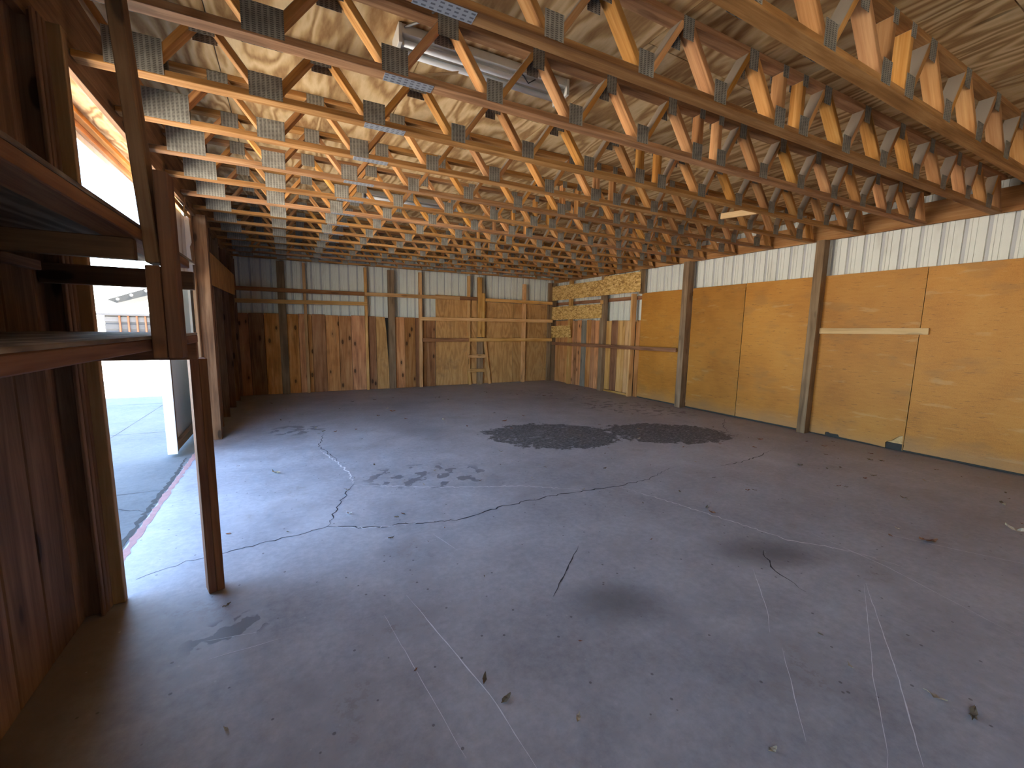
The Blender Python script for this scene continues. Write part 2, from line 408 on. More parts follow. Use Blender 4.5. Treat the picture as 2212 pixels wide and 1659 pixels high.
def blk(name, x0, x1, y0, y1, z0, z1, mat, parent=None, grain=None, bev=None):
    """axis-aligned piece in world coordinates; grain axis becomes local X"""
    d = (x1-x0, y1-y0, z1-z0)
    if grain is None: grain = 'XYZ'[max(range(3), key=lambda i: d[i])]
    c = Vector(((x0+x1)/2, (y0+y1)/2, (z0+z1)/2))
    if grain == 'X': dims, R = d, Matrix.Identity(3)
    elif grain == 'Y': dims, R = (d[1], d[0], d[2]), Matrix(((0, -1, 0), (1, 0, 0), (0, 0, 1)))
    else: dims, R = (d[2], d[1], d[0]), Matrix(((0, 0, -1), (0, 1, 0), (1, 0, 0)))
    if bev is None: bev = .006 if name == 'board' else .003
    b_ = min(bev, min(dims)*.3)
    o = link(name, box_mesh(*dims, round(b_, 4)), mat, parent)
    mm = R.to_4x4(); mm.translation = c - (parent.location if parent is not None else Vector((0, 0, 0)))
    o.matrix_local = mm
    return o
def flatbox(name, x0, x1, y0, y1, z0, z1, mat, parent=None, bev=.002):
    """axis-aligned sheet that keeps world axes for its texture"""
    return blk(name, x0, x1, y0, y1, z0, z1, mat, parent, 'X', bev)
def poly_prism(name, pts, axis, d0, d1, mat, parent=None):
    """extrude a 2-D outline: axis 'X' -> pts are (y,z); 'Y' -> (x,z); 'Z' -> (x,y)"""
    bm = bmesh.new()
    def P(p, d): return {'X': (d, p[0], p[1]), 'Y': (p[0], d, p[1]), 'Z': (p[0], p[1], d)}[axis]
    n = len(pts)
    cx = sum(p[0] for p in pts)/n; cy = sum(p[1] for p in pts)/n
    c = Vector(P((cx, cy), (d0+d1)/2))
    A = [bm.verts.new(Vector(P(p, d0))-c) for p in pts]; B = [bm.verts.new(Vector(P(p, d1))-c) for p in pts]
    bm.faces.new(A); bm.faces.new(B[::-1])
    for i in range(n): bm.faces.new((A[i], B[i], B[(i+1) % n], A[(i+1) % n]))
    bmesh.ops.recalc_face_normals(bm, faces=bm.faces)
    me = bpy.data.meshes.new(name); bm.to_mesh(me); bm.free()
    o = link(name, me, mat, parent); o.location = c - (parent.location if parent is not None else Vector((0, 0, 0)))
    return o
def tube(name, pts, r, mat, parent=None, seg=8):
    bm = bmesh.new(); rings = []
    pts = [Vector(p) for p in pts]
    for i, p in enumerate(pts):
        d = (pts[min(i+1, len(pts)-1)]-pts[max(i-1, 0)]).normalized()
        a = d.cross(Vector((0, 0, 1)) if abs(d.z) < .9 else Vector((1, 0, 0))).normalized(); b2 = d.cross(a)
        rings.append([bm.verts.new(p + r*(math.cos(t)*a+math.sin(t)*b2)) for t in [2*math.pi*k/seg for k in range(seg)]])
    for r1, r2_ in zip(rings, rings[1:]):
        for k in range(seg): bm.faces.new((r1[k], r1[(k+1) % seg], r2_[(k+1) % seg], r2_[k]))
    bm.faces.new(rings[0][::-1]); bm.faces.new(rings[-1])
    bmesh.ops.recalc_face_normals(bm, faces=bm.faces)
    me = bpy.data.meshes.new(name); bm.to_mesh(me); bm.free()
    for p in me.polygons: p.use_smooth = True
    o = link(name, me, mat, parent)
    if parent is not None: o.location = -parent.location
    return o

# ------------------------------------------------------------------ shell
XL, XR, YB, YF = -1.05, 7.40, 10.95, -4.2      # outer skins
ZC, TD = 2.963, 0.40                            # underside of trusses, truss depth
ZD = ZC+TD                                      # underside of roof deck
fl = flatbox('floor', -1.07, 7.46, -4.26, 11.02, -.15, 0.0, 'floor', bev=0)
# keep the floor's texture in world metres
fl.data.transform(Matrix.Translation(fl.location)); fl.location = (0, 0, 0)
tag(fl, 'worn grey painted concrete floor with cracks and a dark rough patch', 'floor', kind='structure')

ceil = flatbox('ceiling', -1.70, 7.75, -4.4, 11.25, ZD+.02, ZD+.06, 'roofing', bev=0)
tag(ceil, 'bare plywood roof deck above the open trusses', 'ceiling', kind='structure')
W_, L_ = 1.22, 2.44
row = 0; x = -1.56
while x < 7.6:
    y = -4.3 - (L_/2 if row % 2 else 0) + .35
    while y < 11.1:
        y0, y1 = max(y, -4.35), min(y+L_, 11.12)
        if y1-y0 > .1:
            flatbox('plywood_sheet', x+.003, min(x+W_, 7.6)-.003, y0+.003, y1-.003, ZD, ZD+.016, 'deck', ceil, bev=0)
        y += L_
    x += W_; row += 1

# corrugated siding profile along u, ribs stand outward (away from the room)
def siding_mesh(width, h):
    key = ('sid', round(width, 3), round(h, 3))
    if key in MC: return MC[key]
    prof = []; u = 0.0; per = .2025
    while u < width-1e-6:
        for du, d in ((0, 0), (.060, 0), (.063, -.009), (.073, -.009), (.076, 0), (.110, 0), (.113, -.009), (.121, -.009), (.124, 0), (.150, 0), (.157, -.026), (.186, -.026), (.193, 0)):
            if u+du < width-1e-4: prof.append((u+du, d))
        u += per
    prof.append((width, 0))
    vs, fs = [], []
    for (uu, d) in prof: vs += [(uu, d, 0), (uu, d, h)]
    for i in range(len(prof)-1): fs.append((2*i, 2*i+2, 2*i+3, 2*i+1))
    me = bpy.data.meshes.new('siding'); me.from_pydata(vs, [], fs); me.update(); MC[key] = me
    return me
def siding(parent, origin, direction, total, z0, z1):
    """sheets .81 m wide from origin along direction; outward is the left-hand side of local -Y"""
    ang = math.atan2(direction[1], direction[0]); n = math.ceil(total/.81); k = 0
    for i in range(n):
        w = min(.81, total-i*.81)
        if w < .05: break
        o = link('siding_sheet', siding_mesh(w, z1-z0), 'siding', parent)
        p = Vector(origin)+Vector(direction)*(i*.81)
        o.location = Vector((p[0], p[1], z0)) - parent.location; o.rotation_euler = (0, 0, ang)

# ---- right wall
wr = flatbox('wall_right', 7.405, 7.43, -4.2, 11.0, 0, ZD+.01, 'roofing', bev=0)
tag(wr, 'long side wall of white ribbed steel above orange panel boards', 'wall', kind='structure')
siding(wr, (7.385, -4.2), (0, 1), 15.15, 0.0, ZD)          # local -Y points to +X here: ribs outward
hd = blk('header_board', 7.275, 7.325, -4.1, 10.9, 2.975, 3.25, 'truss', wr)
blk('girt', 7.30, 7.34, -4.1, 10.9, 2.30, 2.385, 'rail_dark', wr)
PX = 7.264
def panel(y0, y1, z0, z1, pts=None):
    if pts: return poly_prism('panel_board', pts, 'X', PX, PX+.012, 'panel', wr)
    return flatbox('panel_board', PX, PX+.012, y0, y1, z0, z1, 'panel', wr)
panel(5.98, 7.215, .028, 2.437)
panel(4.725, 5.83, .028, 2.44)
panel(3.56, 4.715, .028, 2.442)
# this sheet is chewed away along its foot
panel(0, 0, 0, 0, [(3.47, 2.44), (3.47, .02), (3.235, .02), (3.23, .065), (3.19, .07), (3.17, .058), (3.06, .06), (3.045, .03), (3.0, .028), (2.7, .024),
                   (2.49, .012), (2.495, .08), (2.47, .11), (2.43, .125), (2.40, .16), (2.355, .205), (2.318, .215), (2.312, .02), (2.305, .012), (2.302, 2.44)])
panel(1.08, 2.297, .026, 2.44); panel(-.14, 1.075, .010, 2.44); panel(-1.36, -.145, .01, 2.44); panel(-2.58, -1.365, .01, 2.44); panel(-3.8, -2.585, .01, 2.44)
# sill behind the holes
blk('sill_plate', 7.285, 7.325, -4.1, 7.25, 0.0, .09, 'concrete_old', wr)
flatbox('backing_board', 7.30, 7.315, 2.2, 2.6, .09, .35, 'pale', wr)
for y0, y1, xi in ((5.83, 5.965, 7.095), (3.455, 3.575, 7.12), (8.37, 8.51, 7.13), (1.0, 1.12, 7.12), (-1.4, -1.28, 7.12)):
    if y0 < 1.2 and y0 > .9: continue
    blk('post', xi, 7.262, y0, y1, 0, 2.96, 'post', wr)
# pale strip nailed across the chewed sheet and its neighbour
rs = bar('nailing_strip', (7.245, 3.455, 1.612), (7.245, 2.205, 1.618), .085, .034, (0, 0, 1), 'pale', wr)
# far end of the right wall: vertical boards, OSB, studs
yb = [10.80, 10.67, 10.45, 10.21, 9.89]
for a, c in zip(yb, yb[1:]): blk('board', 7.26+random.uniform(-.004, .004), 7.28, c+.003, a-.003, .0, 1.85+random.uniform(-.01, .01), 'pine', wr)
yb = [9.88, 9.78, 9.62, 9.43, 9.21, 9.01, 8.84, 8.70, 8.44]
for i, (a, c) in enumerate(zip(yb, yb[1:])): blk('board', 7.26+random.uniform(-.006, .004), 7.28, c+.003, a-.003, .0, 1.84+random.uniform(-.01, .01), 'grey_board' if i == 3 else 'pine', wr)
yb = [8.44, 8.19, 7.95, 7.70, 7.56, 7.38]
for i, (a, c) in enumerate(zip(yb, yb[1:])): blk('board', 7.25+random.uniform(-.004, .004), 7.27, c+.003, a-.003, .05, 1.82+random.uniform(-.006, .006), 'rail_dark' if i == 1 else 'stud', wr)
blk('board', 7.26, 7.28, 7.218, 7.35, 0, 1.82, 'pine', wr)
blk('sill_plate', 7.215, 7.25, 7.42, 8.36, 0, .045, 'stud', wr)
blk('stud', 7.12, 7.255, 7.36, 7.415, 0, 2.43, 'stud', wr)          # jamb
blk('stud', 7.15, 7.255, 9.84, 9.93, 0, 1.33, 'stud', wr)
blk('stud', 7.15, 7.255, 9.84, 9.93, 1.335, 2.96, 'stud', wr)
blk('post', 7.12, 7.262, 10.70, 10.80, 0, 2.96, 'post', wr)
blk('stud', 7.13, 7.262, 7.14, 7.20, 2.42, 2.96, 'post', wr)
def osbp(pts): return poly_prism('strand_board', pts, 'X', 7.10, 7.112, 'osb', wr)
osbp([(10.80, 2.85), (8.38, 2.84), (8.38, 2.915), (7.13, 2.905), (7.12, 2.46), (10.80, 2.43)])
osbp([(10.80, 2.245), (8.42, 2.245), (8.42, 1.885), (10.80, 1.855)])
osbp([(10.80, 1.68), (9.75, 1.70), (9.72, 1.365), (10.80, 1.315)])
blk('nailing_block', 7.085, 7.10, 8.36, 8.47, 2.24, 2.33, 'stud', wr)
bar('rail', (7.075, 10.60, 1.16), (7.075, 5.985, 1.185), .085, .04, (0, 0, 1), 'rail_dark', wr)

# ---- back wall
wb = flatbox('wall_back', -1.07, 7.43, 10.945, 10.97, 0, ZD+.01, 'roofing', bev=0)
tag(wb, 'back wall of white ribbed steel over knotty boards and plywood', 'wall', kind='structure')
siding(wb, (7.39, 10.925), (-1, 0), 8.44, 0.0, ZD)
edges = [(-1.0, -.75), (-.75, -.46), (-.46, -.10), (-.095, .22), (.22, .37), (.37, .50), (.50, .79), (.79, 1.08), (1.08, 1.36), (1.36, 1.70), (1.70, 1.94)]
for i, (a, c) in enumerate(edges):
    blk('board', a+.003, c-.003, 10.79+random.uniform(-.008, .010), 10.815, 0, 1.82+random.uniform(-.012, .012), 'old' if i == 1 else 'pine', wb)
poly_prism('board', [(1.944, 0), (2.26, 0), (2.185, 1.46), (2.155, 1.81), (1.944, 1.815)], 'Y', 10.79, 10.81, 'ply_wall', wb)
for i, (a, c) in enumerate([(2.30, 2.65), (2.65, 2.93), (2.93, 3.09), (3.09, 3.23), (3.23, 3.47)]):
    blk('board', a+.003, c-.003, 10.79+random.uniform(-.008, .010), 10.815, 0, 1.815+random.uniform(-.008, .008), 'rail_dark' if i in (2, 3) else 'pine', wb)
flatbox('seam_shade_sheet', -1.0, 3.47, 10.825, 10.835, 0, 1.79, 'seam_shade', wb)  # added sheet, puts dark shade into the board seams
flatbox('seam_shade_sheet', 7.29, 7.30, 7.22, 10.80, 0, 1.79, 'seam_shade', wr)  # same added seam shade behind the right wall boards
def ply(x0, x1, z0, z1): return flatbox('plywood_sheet', x0, x1, 10.785, 10.797, z0, z1, 'ply_wall', wb)
ply(3.472, 4.70, .01, 2.43); ply(4.705, 5.80, .01, 2.31); ply(5.805, 6.20, .01, 2.31); ply(6.205, 7.24, .01, 2.31)
for x0, x1 in ((-.165, -.01), (2.235, 2.39), (4.655, 4.82)):
    blk('post', x0, x1, 10.70, 10.80, 0, 2.96, 'post', wb)
for x0, x1, z0, z1, mt in ((.345, .405, 0, 2.96, 'stud'), (1.675, 1.735, 0, 2.97, 'stud'), (3.01, 3.09, 0, 2.96, 'stud'), (6.09, 6.19, 0, 2.865, 'stud'),
                           (4.635, 4.75, 1.33, 2.95, 'stud'), (4.755, 4.85, 1.33, 2.53, 'stud'), (6.98, 7.09, 0, 2.96, 'post')):
    blk('stud', x0, x1, 10.655 if x0 > 4.6 and x0 < 4.8 else 10.70, 10.698 if x0 > 4.6 and x0 < 4.8 else 10.782, z0, z1, mt, wb)
def railb(x0, x1, za, zb, mt, h=.088, y=10.655):
    bar('rail', (x0, y, za), (x1, y, zb), h, .036, (0, 0, 1), mt, wb)
railb(-.96, 1.665, 2.325, 2.34, 'rail_dark', .088, 10.66)
railb(1.675, 4.10, 2.34, 2.36, 'stud'); railb(4.105, 4.62, 2.36, 2.365, 'rail_dark'); railb(4.86, 7.07, 2.355, 2.355, 'stud')
railb(-.96, 1.72, 2.065, 2.11, 'stud', .088, 10.655)
railb(3.01, 7.07, 1.79, 1.825, 'stud', .09, 10.628)
railb(3.06, 4.35, 1.245, 1.25, 'rail_dark', .09, 10.628); railb(4.355, 7.07, 1.25, 1.265, 'stud', .09, 10.628)

# ladder knocked together from offcuts against the back wall
ld = empty('wooden_ladder', (4.65, 10.70, 0))
tag(ld, 'rough wooden ladder of nailed offcuts fixed to the back wall plywood', 'ladder')
bar('leg', (4.39, 10.735, .42), (4.39, 10.735, 2.97), .08, .06, (1, 0, 0), 'stud', ld)
bar('leg', (4.44, 10.735, 0), (4.39, 10.735, .44), .075, .06, (1, 0, 0), 'stud', ld)
bar('leg', (5.045, 10.735, 0), (4.87, 10.735, 1.24), .08, .06, (1, 0, 0), 'stud', ld)
bar('rung', (4.36, 10.68, .80), (4.88, 10.68, .80), .095, .036, (0, 0, 1), 'stud', ld)
bar('rung', (4.355, 10.68, .40), (4.875, 10.68, .40), .095, .036, (0, 0, 1), 'stud', ld)

# ---- front wall (behind the camera)
wf = flatbox('wall_front', -1.07, 7.43, -4.24, -4.2, 0, ZD+.01, 'siding', bev=0)
tag(wf, 'plain white steel end wall behind the viewer', 'wall', kind='structure')

# ---- left wall with the door opening
OY0, OY1 = 2.93, 6.62          # opening
wl = flatbox('wall_left', -1.10, -1.075, -.55, 2.90, 0, ZD+.01, 'roofing', bev=0)
tag(wl, 'dark board-lined side wall with the open doorway', 'wall', kind='structure')
flatbox('siding_sheet', -1.10, -1.075, -4.2, -1.95, 0, ZD+.01, 'siding', wl, bev=0)  # gap before the boards is an added, unseen opening to light the foreground
flatbox('siding_sheet', -1.10, -1.075, 6.70, 11.0, 0, ZD+.01, 'siding', wl, bev=0)
y = -.55
while y < 2.80:
    w = random.choice((.19, .21, .24, .26)); y1 = min(y+w, 2.83)
    if 2.83-y1 < .08: y1 = 2.83
    blk('board', -1.035+random.uniform(-.004, .004), -1.01, y+.003, y1-.003, 0, 2.93, 'old', wl); y = y1
blk('stud', -1.03, -.925, 2.835, 2.868, 0, 2.93, 'old', wl)
blk('batten', -.945, -.930, 2.805, 2.834, 0, 2.93, 'old', wl)
blk('jamb', -1.04, -.922, 2.872, 2.915, 0, 2.93, 'old', wl)
blk('jamb', -.926, -.872, 2.90, 2.945, 0, 2.93, 'jamb', wl)
# far part: boards, studs, jamb post, wide plywood band
y = 6.95
while y < 10.6:
    w = random.choice((.24, .28, .32)); y1 = min(y+w, 10.78)
    blk('board', -1.06, -1.03+random.uniform(0, .01), y+.003, y1-.003, 0, 2.93, 'old', wl); y = y1
blk('jamb_post', -1.0, -.86, 6.72, 6.86, 0, 2.93, 'old', wl)
blk('jamb', -1.035, -1.0, 6.62, 6.76, 0, 2.93, 'jamb', wl)
for yy in (7.55, 8.35, 9.3, 10.1, 10.68): blk('stud', -1.03, -.93, yy, yy+.045, 0, 2.93, 'old' if yy != 8.35 else 'post', wl)
poly_prism('plywood_band', [(7.02, 2.56), (10.30, 2.56), (10.30, 2.15), (7.02, 2.10)], 'X', -.93, -.915, 'ply_wall', wl)
# rim board that closes the truss ends, fascia and soffit trim outside
blk('rim_board', -1.0, -.962, -4.2, 10.9, 2.90, ZD-.002, 'old', wl)
for y0, y1 in ((-4.35, -.4), (-.395, 3.6), (3.605, 7.5), (7.505, 11.1)):
    blk('fascia', -1.60, -1.565, y0, y1, ZD-.10, ZD, 'truss', wl)
blk('fascia_nailer', -1.56, -1.50, -4.35, 11.1, ZD-.045, ZD-.001, 'truss', wl)
flatbox('drip_trim', -1.63, -1.602, -4.35, 11.1, ZD-.16, ZD+.02, 'white_door', wl)
# rags of trim and stained flashing at the top of the far jamb
flatbox('flashing', -1.07, -1.058, 6.0, 6.62, 2.15, 2.86, 'rusty', wl)
poly_prism('flashing', [(-1.056, 2.85), (-1.01, 2.86), (-1.0, 2.55), (-1.02, 2.5), (-1.005, 2.2), (-1.056, 2.15)], 'Y', 6.56, 6.575, 'rusty', wl)
bar('splinter', (-1.0, 6.25, 2.86), (-.95, 6.05, 2.97), .03, .012, (0, 0, 1), 'truss', wl)
bar('splinter', (-1.02, 6.1, 2.88), (-.99, 6.5, 2.84), .04, .012, (0, 0, 1), 'truss', wl)
bar('splinter', (-1.03, 5.8, 2.90), (-1.0, 6.4, 2.87), .05, .012, (0, 0, 1), 'truss', wl)

# sliding door leaf standing open outside
dl = empty('door_1', (-1.26, 7.7, 0)); tag(dl, 'white steel sliding door leaf standing open outside the far jamb', 'door', kind='structure')
flatbox('door_skin', -1.30, -1.285, 6.08, 9.4, .03, 2.88, 'white_door', dl)
blk('door_frame', -1.284, -1.225, 6.09, 6.18, .03, 2.88, 'post', dl); blk('door_frame', -1.284, -1.225, 9.3, 9.39, .03, 2.88, 'post', dl)
blk('door_frame', -1.284, -1.225, 6.185, 9.29, .04, .13, 'post', dl); blk('door_frame', -1.284, -1.225, 6.185, 9.29, 2.78, 2.87, 'post', dl)
flatbox('edge_trim', -1.312, -1.215, 6.068, 6.085, .02, 2.89, 'white_door', dl)

# ---- outside
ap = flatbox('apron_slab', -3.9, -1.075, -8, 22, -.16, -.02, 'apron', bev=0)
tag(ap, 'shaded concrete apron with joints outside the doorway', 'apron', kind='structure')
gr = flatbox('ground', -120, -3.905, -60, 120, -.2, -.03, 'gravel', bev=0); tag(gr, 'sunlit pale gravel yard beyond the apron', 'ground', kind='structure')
gr2 = flatbox('ground_verge', -120, 120, 22.005, 120, -.25, -.20, 'gravel', bev=0); tag(gr2, 'distant pale ground behind the building', 'ground', kind='structure')
def strip(name, pts, w, z, mat, parent, jit=0.0, sub=1, seed=1, taper=True):
    rnd = random.Random(seed); P = []
    for a, b_ in zip(pts, pts[1:]):
        a, b_ = Vector(a), Vector(b_)
        n = max(1, int((b_-a).length/sub))
        for i in range(n):
            q = a.lerp(b_, i/n)
            P.append(q+Vector((rnd.uniform(-jit, jit), rnd.uniform(-jit, jit))))
    P.append(Vector(pts[-1]))
    vs, fs = [], []
    for i, q in enumerate(P):
        d = (P[min(i+1, len(P)-1)]-P[max(i-1, 0)]).normalized(); nrm = Vector((-d.y, d.x))
        ww = w*rnd.uniform(.35, 1.0)*(min(1, .25+3.0*min(i, len(P)-1-i)/len(P)) if taper else 1)
        vs += [(q.x+nrm.x*ww/2, q.y+nrm.y*ww/2, z), (q.x-nrm.x*ww/2, q.y-nrm.y*ww/2, z)]
    for i in range(len(P)-1): fs.append((2*i, 2*i+1, 2*i+3, 2*i+2))
    me = bpy.data.meshes.new(name); me.from_pydata(vs, [], fs); me.update()
    o = link(name, me, mat, parent)
    if parent is not None: o.location = -parent.location
    return o
for i, yy in enumerate((4.9, 7.6, 10.4, 13.5)): strip('slab_joint', [(-1.09, yy), (-3.85, yy+.1)], .02, -.0185, 'crack', ap, .004, .15, i)
strip('slab_joint', [(-2.2, -4), (-2.22, 20)], .02, -.0185, 'crack', ap, .004, .3, 9)
strip('slab_crack', [(-1.1, 4.35), (-1.45, 4.6), (-1.7, 5.3), (-2.1, 5.6)], .02, -.0185, 'crack', ap, .02, .06, 10)
strip('slab_crack', [(-1.09, 3.3), (-1.12, 4.2), (-1.1, 5.2), (-1.13, 6.0)], .05, -.0182, 'concrete_old', ap, .012, .04, 11)
strip('red_edge_line', [(-1.045, 3.0), (-1.045, 6.55)], .07, .0012, 'red_line', fl, .006, .05, 12, False)

# neighbouring barn front with orange battens, and a lit canopy edge
nb = empty('neighbour_shed', (-7.2, 30, -.1)); tag(nb, 'distant low grey shed with orange upright battens seen through the doorway', 'shed')
flatbox('wall', -8.6, -3.5, 30.05, 30.2, -.1, 1.95, 'grey_wall', nb)
for i, (zz) in enumerate((.55, .95, 1.35, 1.75)): flatbox('siding_band', -8.6, -3.5, 30.0, 30.045, zz-.13, zz+.13, 'shed_band' if i % 2 else 'grey_wall', nb)
for i in range(13): blk('batten', -8.0+i*.36, -7.93+i*.36, 29.9, 29.99, -.1, 1.93, 'orange_paint', nb)
blk('roof', -8.8, -3.4, 29.6, 31.5, 1.95, 2.05, 'grey_wall', nb)
cp = empty('canopy', (-3.5, 14, 0)); tag(cp, 'dark canopy edge with three small round lamps outside the doorway', 'canopy')
poly_prism('canopy_slab', [(-3.93, 2.121), (-2.75, 2.60), (-2.70, 2.42), (-3.75, 2.04)], 'Y', 14.0, 14.9, 'dark_soffit', cp)
for i, (xx, zz) in enumerate(((-3.72, 2.14), (-3.45, 2.25), (-3.15, 2.375))):
    o = tube('lamp', [(xx, 13.985, zz), (xx, 13.999, zz)], .032, 'lamp', cp, 10)
blk('post', -2.85, -2.70, 14.1, 14.25, -.02, 2.45, 'dark_soffit', cp)

# ------------------------------------------------------------------ floor marks
CR = {'c1': [(-0.9, 3.14), (-0.66, 3.25), (-0.41, 3.28), (-0.14, 3.32), (0.21, 3.37), (0.5, 3.21), (0.84, 3.13), (1.2, 3.04), (1.57, 3.11), (2.16, 3.11), (2.85, 3.04), (3.3, 3.04), (3.83, 3.2)],
      'c2': [(0.21, 3.37), (0.32, 3.78), (0.51, 4.23)], 'c2b': [(0.46, 4.98), (0.29, 5.79), (0.4, 6.54)],
      'c4': [(4.34, 3.0), (4.78, 2.98), (5.24, 3.03), (5.67, 3.13)], 'c5': [(6.97, 4.69), (6.4, 4.35), (6.0, 3.95)], 's7': [(1.79, 2.26), (1.3, 1.86)], 'c9': [(2.95, 1.62), (2.75, 1.42), (2.7, 1.2)]}
for i, (k, p) in enumerate(CR.items()): strip('crack', p, .017 if k == 'c1' else .012, .0010+.00003*i, 'crack', fl, {'s7': .003, 'c9': .010}.get(k, .018), .045, 20+i)
WH = {'w1': [(0.51, 4.23), (0.5, 4.6), (0.44, 4.98), (0.29, 5.6)], 'w2': [(2.85, 3.04), (3.04, 2.51), (3.16, 2.08), (3.28, 1.63), (3.53, 1.29), (3.6, 1.05)], 'w3': [(0.5, 4.2), (1.3, 3.75), (2.0, 3.45), (2.5, 3.1)], 'w4': [(.21, 3.36), (.5, 3.2), (.9, 3.11)]}
for i, (k, p) in enumerate(WH.items()): strip('crack', p, .022 if k in ('w1',) else .014, .0013+.00003*i, 'crack_white', fl, .014, .03, 40+i)
SC = {'s1': [(0.54, 2.26), (0.69, 1.43), (0.71, 1.08)], 's2': [(0.39, 2.14), (0.5, 1.23)], 's3': [(3.14, 1.08), (2.75, 0.86), (2.37, 0.65), (1.96, 0.44)], 's3b': [(3.12, 1.08), (2.6, .85), (2.3, .72), (1.9, .52), (1.72, .46)], 's4': [(2.1, 1.01), (1.68, 0.69)],
      's6': [(5.58, 2.88), (5.81, 2.01), (6.48, 1.09)], 's8': [(3.56, 1.6), (3.5, 1.1), (3.3, 0.47)], 's9': [(4.0, 1.5), (4.3, .9), (4.5, .55)], 's10': [(2.65, 1.5), (2.3, 1.2), (2.15, 1.1)], 's11': [(.9, 2.9), (.98, 2.6)], 's12': [(-.45, 2.35), (-.2, 2.3)], 's13': [(-.4, 2.2), (-.1, 2.2)]}
for i, (k, p) in enumerate(SC.items()): strip('scratch', p, .006 if k in ('s1', 's3') else .004, .0016+.00002*i, 'scratch', fl, .002, .05, 60+i)

# ------------------------------------------------------------------ roof trusses
NB_ = [-.683, -.044, .603, 1.219, 1.833, 2.447, 3.042, 3.335, 3.91, 4.495, 5.09, 5.665, 6.25, 6.815]
NT_ = [-.36, .28, .915, 1.526, 2.13, 2.73, None, 3.585, 4.165, 4.75, 5.33, 5.93, 6.45]
XA, XB = -.955, 7.235
PW = {0: (.262, .190), 1: (.185, .140), 2: (.145, .135)}
PWR = {13: (.15, .14)}
ORD = ['nearest', 'second', 'third', 'fourth', 'fifth', 'sixth', 'seventh', 'eighth', 'ninth', 'tenth', 'eleventh', 'twelfth', 'thirteenth', 'fourteenth', 'fifteenth', 'sixteenth']
def truss_ends(k):
    if k == -1: return 1.375, 1.325
    return 2.042+.655*k, 1.82+.640*k
def make_truss(k):
    yl, yr = truss_ends(k); yl -= .0445; yr -= .0445
    dx = XB-XA
    root = empty('roof_truss', (XA, yl, ZC), math.atan2(yr-yl, dx))
    n = k+1
    lab = {0: 'open-web wooden roof truss nearest the viewer, cut by the top edge of the picture', 13: 'open-web wooden roof truss hard against the back wall, farthest of all'}
    root['label'] = ('open-web wooden roof truss nearest the viewer, running off the top right corner' if k == -1 else
                     'open-web wooden roof truss hard against the back wall, farthest of all' if k == 13 else
                     '%s open-web wooden roof truss counted from the viewer toward the back wall' % ORD[n])
    root['category'] = 'truss'; root['group'] = 'parallel wooden roof trusses'
    X = lambda x: x-XA
    bar('bottom_chord', (0, 0, .019), (dx, 0, .019), .089, .038, (0, 1, 0), 'chord', root, local=True)
    bar('top_chord', (0, 0, TD-.019), (dx, 0, TD-.019), .089, .038, (0, 1, 0), 'chord', root, local=True)
    rnd = random.Random(100+k)
    def web(xb, xt, nm='web'):
        bar(nm, (X(xb), 0, .034), (X(xt), 0, TD-.034), .087, .038, (0, 1, 0), 'truss', root, local=True)
    off = .032
    for i, t in enumerate(NT_):
        if t is None:
            bar('vertical_web', (X(3.075), 0, .038), (X(3.075), 0, TD-.038), .087, .038, (0, 1, 0), 'truss', root, local=True)
            bar('vertical_web', (X(3.30), 0, .038), (X(3.30), 0, TD-.038), .087, .038, (0, 1, 0), 'truss', root, local=True)
            continue
        web(NB_[i]+off, t-off); web(NB_[i+1]-off, t+off)
    web(NB_[0]-off, -.90); web(NB_[-1]+off, 6.99)
    web(7.185, 7.03)
    sides = (-1, 1) if k <= 4 else (-1,)
    for s in sides:
        for i, xb in enumerate(NB_):
            w, h = PW.get(i, PWR.get(i, (.11, .125)))
            o = link('connector_plate', box_mesh(w, .0016, h, 0), 'plate', root)
            o.location = (X(xb)+rnd.uniform(-.008, .008), s*.0457, h/2+.004+rnd.uniform(-.004, .006))
        for i, t in enumerate(NT_):
            ts = (t,) if t is not None else (3.075, 3.30)
            for tt in ts:
                w, h = (.125, .115) if i < 3 else (.085, .12)
                if t is None: w, h = .06, .075
                o = link('connector_plate', box_mesh(w, .0016, h, 0), 'plate', root)
                o.location = (X(tt)+rnd.uniform(-.006, .006), s*.0457, TD-h/2-.004)
    o = link('splice_plate', box_mesh(.28, .080, .0016, 0), 'splice', root); o.location = (X(.69)+rnd.uniform(-.01, .01), .002, -.0012)
    return root
for k in range(-1, 14): make_truss(k)
oc = bar('lumber_offcut', (5.02, 3.60, 3.035), (5.18, 3.20, 3.035), .07, .04, (0, 0, 1), 'pale'); tag(oc, 'pale lumber offcut lying across two truss bottom chords', 'offcut')
oc.location = (5.05, 3.45, ZC+.038+.036)
bl = bar('lumber_block', (.70, 4.92, 3.2), (.80, 4.92, 3.2), .07, .04, (0, 0, 1), 'stud'); tag(bl, 'short wooden block wedged beside a truss web under the deck', 'block'); bl.location = (.85, 4.93, ZD-.04)

